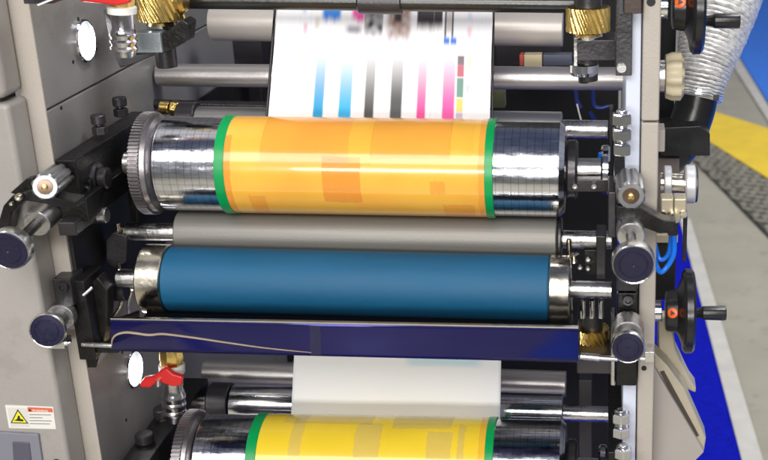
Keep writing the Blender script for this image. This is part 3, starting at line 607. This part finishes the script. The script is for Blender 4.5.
# ---- lower-right arm
t = thing('support_arm', 'black steel arm at the right end of the blue roller and tray', 'support arm', W(625,330,1.2), 'black steel arms holding the rollers')
arm_beam(t, 617, 293, 637, 386, 1.185, 1.25, black, 'upright_plate')
arm_beam(t, 617, 268, 637, 291.5, 1.180, 1.25, dgrey, 'end_block')
arm_beam(t, 596, 236, 606, 280, 1.25, 1.29, dgrey, 'cheek_plate')
arm_beam(t, 611, 325, 615.5, 386, 1.19, 1.24, steel, 'side_strip')
arm_beam(t, 577, 355, 612, 374, 1.22, 1.26, dgrey, 'tray_rest')
socket(t, W(628,300,1.183), .0060)
b = MB(); b.cyl(W(580,356,1.18), W(600,358,1.18), .0042, 24); b.cyl(W(600,358,1.18), W(618,359,1.18), .0030, 24); b.build('tray_pin', steel, t)
b = MB(); b.boxpx(645,352,654,362,1.17,.012); b.cyl(W(640,358.5,1.178), W(645,358.5,1.178), .003, 16); b.build('square_nut', chrome, t, .0006)
b = MB(); c = W(569,257,1.27); b.cyl(c, c+Vector((0,0,.022)), .003, 16); c = W(574,262,1.27); b.lathe(c, c+Vector((0,0,1)), [(0,.005),(.004,.003),(.008,.0022),(.010,.006)], 20); b.build('drip_valve', nickel, t)
b = MB(); b.tube([W(552,262,1.255), W(562,264,1.25), W(570,262,1.25), W(571,275,1.245), W(572,310,1.24)], .0011, 8); b.build('guard_wire', chrome, t)
for u, v in ((588,259),(588,268),(580,267)): socket(t, W(u,v,1.27), .0028, m=steel)
b = MB(); b.boxpx(584,250,598,276,1.275,.02); b.build('valve_block', black, t, .001)
knob('adjusting_knob', 'navy capped knob on the lower-right arm beside the right end of the tray', W(628,348,1.115), W(628,324,1.178), .0175, 'navy capped adjusting knobs', .011, collar=(.45,.95), cr=.0170, thick=.008)
# ------------------------------------------------------------------ brass worm gears on upright spindles
def worm(label, c, r, h, group, up, dn, blk=None):
    """c centre of the gear; up/dn spindle reach"""
    t = thing('worm_gear', label, 'worm gear', c, group); Z = Vector((0,0,1)); seg = 240; n = 22
    def pr_(a, tt): 
        ph = (a*n/(2*math.pi) + tt/h*1.6) % 1
        return r - .0028*(abs(ph-.5)*2)**1.4
    prof = [(0,r*.6),(0,r*.9)]+[(h*k/14, pr_) for k in range(0,15)]+[(h,r*.88),(h,r*.5)]
    b = MB(); b.lathe(c-Z*h/2, c+Z, prof, seg); b.build('gear_body', brass, t, smooth=50)
    b = MB(); b.cyl(c+Z*(h/2), c+Z*up, r*.62, 32, .0005); b.build('spindle', dgrey, t)
    b = MB(); b.cyl(c-Z*dn, c-Z*(h/2), r*.45, 32, .0005); b.build('spindle', dgrey, t)
    b = MB(); b.lathe(c-Z*(h/2+.0085), c+Z, [(0,r*.4),(0,r*.62),(.003,r*.66),(.006,r*.6),(.008,r*.45)], 32); b.build('collar', chrome, t)
    return t
cw = W(588,19,1.30); w1 = worm('brass worm gear on a black spindle at the upper right, above the grey round bar', cw, .0245, .026, 'brass worm gears on spindles', .05, .068)
c = W(584,66,1.30); b = MB(); b.lathe(c-Vector((0,0,.010)), c+Vector((0,0,1)), [(0,.008),(0,.014),(.004,.0165),(.012,.016),(.014,.012)], 32); b.build('lower_bush', chrome, w1); 
b = MB(); c = c-Vector((0,.004,.018)); b.cyl(c, c+Vector((0,0,.010)), .006, 20); b.build('bush_nut', blackp, w1)
sb = thing('spindle_block', 'black steel block holding the spindle under the upper-right brass gear', 'block', W(600,55,1.28))
b = MB(); b.boxpx(576,40,616,61,1.285,.05); b.build('block_body', dgrey, sb, .0012)
b = MB(); b.boxpx(574,38,577,66,1.283,.004); b.build('edge_plate', steel, sb)
hp = thing('hanger_plate', 'dark upright plate with one silver screw at the upper right beside the side plate', 'plate', W(624,70,1.22))
b = MB(); b.boxpx(616,-30,632.5,76,1.2,.012); b.build('plate_body', dgrey, hp, .001)
c = W(621.5,68,1.199); b = MB(); b.cyl(c+Vector((0,.002,0)), c-Vector((0,.002,0)), .0052, 28, .0005); b.build('screw_head', steel, hp)
b = MB(); b.boxpx(624,-30,642,14,1.185,.014); b.build('top_block', brown, hp, .001)
b = MB(); b.boxpx(619,-30,623,14,1.192,.007); b.build('steel_edge', chrome, hp)
cw = W(160,8,1.33); w2 = worm('brass worm gear on a black spindle at the upper left beside the water valve', cw, .0268, .026, 'brass worm gears on spindles', .05, .068)
c = W(167,60,1.33); b = MB(); b.lathe(c-Vector((0,0,.006)), c+Vector((0,0,1)), [(0,.006),(0,.010),(.004,.011),(.014,.0105),(.015,.008)], 32); b.build('lower_bush', chrome, w2)
sb = thing('spindle_block', 'pale steel and black block holding the spindle under the upper-left brass gear', 'block', W(160,45,1.3))
b = MB(); b.boxpx(134,33,161,53,1.30,.03); b.build('steel_block', mat('pale_steel', (.42,.47,.50), .35, .6, .3, 300, .12, 20), sb, .001)
b = MB(); b.prismpx([(162,34),(182,20),(188,24),(186,42),(166,53),(162,53)], 1.305, .03); b.build('black_block', black, sb, .0012)
b = MB(); b.prismpx([(103,10),(112,52),(120,68),(134,64),(160,53),(128,56),(118,30)], 1.335, .04); b.build('bracket_arm', dgrey, sb, .001)
c = W(184,0,1.33); b = MB(); b.lathe(c-Vector((.012,0,0)), c+Vector((1,0,0)), [(0,.013),(.003,.016),(.010,.017),(.014,.013)], 40); tag(b.build('brass_ring', brass), 'brass ring at the top edge right of the upper-left worm gear', 'ring')
cw = W(592,336,1.262); w3 = worm('brass worm gear between the right end of the tray and the lower-right arm', cw, .0205, .022, 'brass worm gears on spindles', .030, .022)
b = MB(); 
for k, u in enumerate((583,592,601)): b.cyl(W(u,318,1.245), W(u,300,1.245), .0032, 16)
b.build('tooth_rack', chrome, w3)
# spare coupler for the lower-left gear is hidden by the tray
# ------------------------------------------------------------------ water valves
def valve(name_lbl, top, bot, r, handle_pts, Y, group):
    t = thing('water_valve', name_lbl, 'valve', bot, group); ax = (top-bot).normalized(); L = (top-bot).length
    b = MB(); b.lathe(bot, top, [(0,r*.55),(0,r*.8),(L*.05,r*.92)]+sum([[(L*(.08+.1*k),r*1.0),(L*(.105+.1*k),r*1.08),(L*(.13+.1*k),r*1.08),(L*(.155+.1*k),r*.97)] for k in range(3)],[])+[(L*.42,r*.9),(L*.62,r*.92),(L*.63,r*.6)], 36); b.build('hose_coupling', mat('coupling_chrome', (.62,.60,.62), .18, 1, .2, 150, .35, 30, rvar=.1), t)
    b = MB(); b.lathe(bot+ax*L*.61, top, [(0,r*.9),(L*.01,r*1.12),(L*.10,r*1.14),(L*.12,r*.9)], 36); b.build('thread_tape', ptfe, t)
    b = MB(); b.lathe(bot+ax*L*.72, top, [(0,r*.7),(0,r*1.0),(L*.1,r*1.12),(L*.22,r*1.0),(L*.28,r*.8)], 8); b.build('valve_body', brass, t, .0008, 30)
    b = MB(); b.prismpx(handle_pts, Y, .008); b.build('valve_handle', red, t, .0025)
    return t
valve('brass water valve with red handle at the top left in front of the side plate', W(122,-2,1.245)+Vector((0,0,.012)), W(125,56,1.245), .0135, [(76,-6),(96,-6),(128,-8),(130,3),(118,6),(100,4),(80,2)], 1.222, 'brass water valves')
valve('brass water valve with a wing-shaped red handle below the left end of the tray', W(171,346,1.30)+Vector((0,0,.006)), W(175,420,1.30), .0140, [(139,384),(144,378),(154,376),(160,371),(166,368),(173,374),(183,377),(181,386),(172,387),(164,384),(158,382),(150,388),(140,388)], 1.275, 'brass water valves')
b = MB(); c = W(167,394,1.27); b.cyl(W(158,380,1.272), W(158,386,1.272), .003, 16)
tag(b.build('handle_screw', chrome), 'tiny bright screw at the red handle below the tray', 'screw')
# pale hex fitting left of the upper gear
b = MB(); b.cyl(W(160,107,1.47), W(170,108,1.47), .0085, 24); b.cyl(W(171,108,1.47), W(180,109,1.47), .0105, 6); tag(b.build('pipe_fitting', brass, None, .0008), 'small brass pipe fitting behind the gear of the amber cylinder', 'fitting')
# ---- lower unit's arm and bolts
t = thing('support_arm', 'black steel arm of the lower unit left of the yellow cylinder', 'support arm', W(140,450,1.25), 'black steel arms holding the rollers')
arm_beam(t, 112, 476, 140, 500, 1.19, 1.45)
for (u, v, Y) in ((145,442,1.27),(163,416,1.33)):
    c = W(u, v, Y); b = MB(); b.cyl(c, c+Vector((0,0,.012)), .0115, 32); b.build('bolt_cap', dgrey, t); hexbolt(t, c-Vector((0,0,.012)), (0,0,1), .010, .011)
t = thing('support_arm', 'black steel arm of the lower unit at the bottom right with silver nuts', 'support arm', W(625,450,1.3), 'black steel arms holding the rollers')
arm_beam(t, 608, 452, 630, 480, 1.20, 1.42)
for (u, v, Y) in ((621,431,1.19),(621,417,1.19),(623,466,1.16),(623,452,1.16)):
    hexbolt(t, W(u,v,Y)-Vector((0,0,.006)), (0,0,1), .0106, .0125, chrome)
b = MB(); b.boxpx(579,380,592,500,1.5,.03); b.build('inner_post', mat('inner_post', (.06,.055,.065), .4, .3), t, .001)
# dark blue cables inside
cb = thing('cable_bundle', 'dark blue cables hanging in the black gap at the right', 'cables', W(590,100,1.6))
b = MB(); b.tube([W(575,82,1.55), W(577,100,1.55), W(581,108,1.55)], .003, 10); b.build('cable', dblue, cb)
b = MB(); b.tube([W(593,84,1.55), W(594,104,1.55), W(600,108,1.55), W(609,106,1.55)], .003, 10); b.tube([W(590,112,1.55), W(598,124,1.55), W(606,122,1.55)], .003, 10); b.build('cable', dblue, cb)
b = MB(); b.tube([W(577,104,1.54), W(580,116,1.54), W(583,126,1.54)], .0012, 8); b.build('thin_wire', ptfe, cb)
b = MB(); c = W(600,158,1.34); b.cyl(c-Vector((0,0,.008)), c+Vector((.002,0,.006)), .004, 16); tag(b.build('blue_plug', tube_m), 'small blue plug beside the right shaft of the amber cylinder', 'plug')
# ------------------------------------------------------------------ right side: handwheels
def handwheel(label, hub, r, group, handle_at):
    """axis along +x, hub = centre of the wheel rim"""
    t = thing('handwheel', label, 'handwheel', hub, group); Xa = Vector((1,0,0))
    b = MB(); w = .013; b.lathe(hub-Xa*w/2, hub+Xa, [(0,r*.80),(0,r*.93),(.003,r),(w-.003,r),(w,r*.93),(w,r*.78)], 72)
    b.build('wheel_rim', blackp, t)
    b = MB(); b.lathe(hub-Xa*.026, hub+Xa, [(0,r*.42),(.0015,r*.48),(.013,r*.52),(.0155,r*.62),(.0195,r*.84),(.0196,r*.2)], 64); wb = b.build('wheel_dish', blackp, t)
    # emblem disc on the dish, facing up and to the viewer
    rd = Vector((0,-.95,.30)).normalized(); p = hub - Xa*.0188 + rd*(r*.505); n = (rd*.95-Xa*.3).normalized()
    b = MB(); b.lathe(p-n*.004, p+n, [(0,.0058),(.0046,.0058),(.0050,.0052)], 24); e_ = b.build('emblem', orange, t)
    b = MB(); b.lathe(p+n*.0012, p+n*2, [(0,.0036),(.0008,.0034)], 3); b.build('emblem_mark', brown, e_)
    b = MB(); b.cyl(hub-Xa*.058, hub-Xa*.030, r*.27, 40, .001); b.build('wheel_shaft', chrome, t)
    h = hub + handle_at; b = MB(); b.lathe(h, h+Xa, [(0,.0052),(.008,.0062),(.010,.0078),(.034,.0084),(.036,.0078),(.0362,.004)], 36); b.build('crank_handle', blackp, t)
    return t
handwheel('black handwheel with orange emblem and crank handle below the blue tubes', W(688,311,1.26), .0485, 'black handwheels', Vector((.006,-.012,.003)))
hubu = W(697,6,1.26); handwheel('black handwheel with crank handle at the upper right in front of the silver hose', hubu, .0505, 'black handwheels', Vector((.008,-.010,-.014)))
# star knob
t = thing('star_knob', 'cream lobed plastic knob beside the silver hose', 'knob', W(663,76,1.25))
c = W(674,76,1.25); b = MB(); b.lathe(c-Vector((.010,0,0)), c+Vector((1,0,0)), [(0,.016),(.001,lambda a,t:.0235-.0030*(.5+.5*math.cos(a*9))),(.008,lambda a,t:.0262-.0034*(.5+.5*math.cos(a*9))),(.017,lambda a,t:.0262-.0034*(.5+.5*math.cos(a*9))),(.020,.021)], 108); b.build('knob_body', cream, t)
b = MB(); b.cyl(W(657,76,1.25), W(666,76,1.25), .017, 32); b.build('knob_collar', steel, t)
# silver flexible hose
t = thing('flexible_hose', 'silver foil flexible duct running down to a black elbow at the right', 'hose', W(690,150,1.4))
foil = mat('foil', (.80,.78,.76), .45, .5, .7, 220, .35, 150, rvar=.14)
hp_ = [W(752,-90,1.62), W(736,-45,1.56), W(722,0,1.50), W(712,38,1.47), W(703,70,1.45), W(697,97,1.44)]
P = [Vector(p) for p in hp_]
N = 300
b = MB()
def hr(t): 
    n = 44; base = .047 - .019*sm(.25,1,t); return base + .0030*(1-2*abs(math.sin(t*n*math.pi))**.6*0 - 2*(1-abs(math.sin(t*n*math.pi)))**2) + .0006*noise.noise(Vector((t*60,0,2)))
b.tube(P, hr, 72, 60)
for v in b.b.verts: v.co += Vector((noise.noise(v.co*120), noise.noise(v.co*120+Vector((9,0,0))), noise.noise(v.co*120+Vector((0,9,0)))))*.0011
b.build('hose_body', foil, t, smooth=60)
d = (P[-1]-P[-2]).normalized(); c = P[-1]
b = MB(); b.lathe(c-d*.010, c+d, [(0,.0275),(0,.0300),(.001,.0306),(.011,.0306),(.012,.0300),(.012,.0275)], 64); b.build('clamp_ring', chrome, t)
cc = c-d*.004+Vector((.030,-.006,0)); b = MB(); b.boxpx(713,95,719,101,1.415,.01); b.build('clamp_screw', dgrey, t, .0006)
b = MB(); b.tube([c+d*.000, c+d*.02, c+d*.045+Vector((-.004,0,0)), c+d*.07+Vector((-.012,.01,0)), c+d*.09+Vector((-.03,.02,0))], lambda t_: .0255, 48); b.build('black_elbow', blackp, t)
b = MB(); b.prismpx([(660,128),(700,126),(710,134),(710,156),(660,156)], 1.38, .05); b.build('elbow_base', blackp, t, .001)
# small parts beside the right plate
t = thing('clamp_hub', 'pair of white rings on a dark shaft right of the side plate', 'hub', W(680,185,1.28))
def ringx(c, r, w, m, name, par, ri=.5): 
    b = MB(); b.lathe(c-Vector((w/2,0,0)), c+Vector((1,0,0)), [(0,r*ri),(0,r*.93),(w*.15,r),(w*.85,r),(w,r*.93),(w,r*ri)], 48); return b.build(name, m, par)
ringx(W(667.5,182,1.27), .0185, .0085, whiteal, 'white_ring', t); ringx(W(690,184,1.27), .0215, .012, whiteal, 'white_ring', t); ringx(W(695.5,184,1.27), .0205, .004, dgrey, 'backing_ring', t)
b = MB(); b.cyl(W(659,182,1.27), W(688,184,1.27), .0115, 32); b.build('hub_shaft', nickel, t)
t = thing('air_fitting', 'brass coloured pneumatic block with blue tubes right of the side plate', 'air fitting', W(674,212,1.2))
b = MB(); b.boxpx(661,199,673.6,213,1.195,.022); b.boxpx(674,199,686.5,213,1.195,.022); b.build('valve_block', yblock, t, .0015)
b = MB(); c = W(675,217,1.19); b.cyl(c+Vector((0,.02,0)), c-Vector((0,.004,0)), .006, 24)
for u in (663.5,684): c = W(u,214,1.195); b.cyl(c+Vector((0,.01,0)), c-Vector((0,.003,0)), .0038, 20)
b.build('fitting_cap', nickel, t)
b = MB(); b.boxpx(668,222,678,236,1.195,.015); b.boxpx(683,214,687,262,1.22,.008); b.build('black_connector', blackp, t, .001)
b = MB(); b.tube([W(674,234,1.2), W(674,252,1.2), W(669,264,1.2), W(661,272,1.2), W(656,264,1.21), W(654,250,1.22)], .0028, 14)
b.build('blue_tube', tube_m, t)
b = MB(); b.tube([W(671,236,1.21), W(669,252,1.21), W(664,259,1.21), W(659,258,1.21), W(655,244,1.22)], .0024, 14); b.build('blue_tube', tube_m, t)
# blocks behind the right plate
t = thing('drive_housing', 'dark and beige housing behind the right side plate', 'housing', W(665,200,1.35))
b = MB(); b.boxpx(656,130,665,152,1.24,.03); b.build('beige_block', beige2, t, .001)
b = MB(); b.boxpx(650,158,679,215,1.40,.10); b.build('grey_block', mat('housing_grey', (.22,.185,.175), .45), t, .002)
b = MB(); b.boxpx(645,-60,676,130,1.52,.1); b.build('black_cover', dark, t, .002)
b = MB(); b.boxpx(648,225,676,300,1.36,.1); b.build('black_cover', dark, t, .002)
b = MB(); b.boxpx(655,235,678,243,1.35,.008); b.build('pale_strip', cream, t, .001)
# guard at the lower right
t = thing('side_guard', 'beige flared sheet guard at the lower right of the press', 'guard', W(675,430,1.25))
b = MB(); b.prismpx([(653.6,366),(704,452),(696,460),(690,540),(651,540)], 1.235, .012); b.build('guard_sheet', guard_m, t, .001)
b = MB(); b.prismpx([(654,352),(668,366),(684,388),(706,438),(704,452),(686,428),(654,372)], 1.245, .03); b.build('guard_lip', guard_e, t, .002)
b = MB(); b.prismpx([(658,318),(672,322),(676,350),(686,372),(690,380),(696,388),(696,394),(684,388),(672,368),(658,352)], 1.275, .03); b.build('guard_arm', guard_e, t, .003)
b = MB(); b.prismpx([(660,372),(664,371),(695,428),(699,436),(695,436),(688,426)], 1.2435, .0015); b.build('guard_gap', mat('gap_dark', (.05,.04,.03), .6), t)
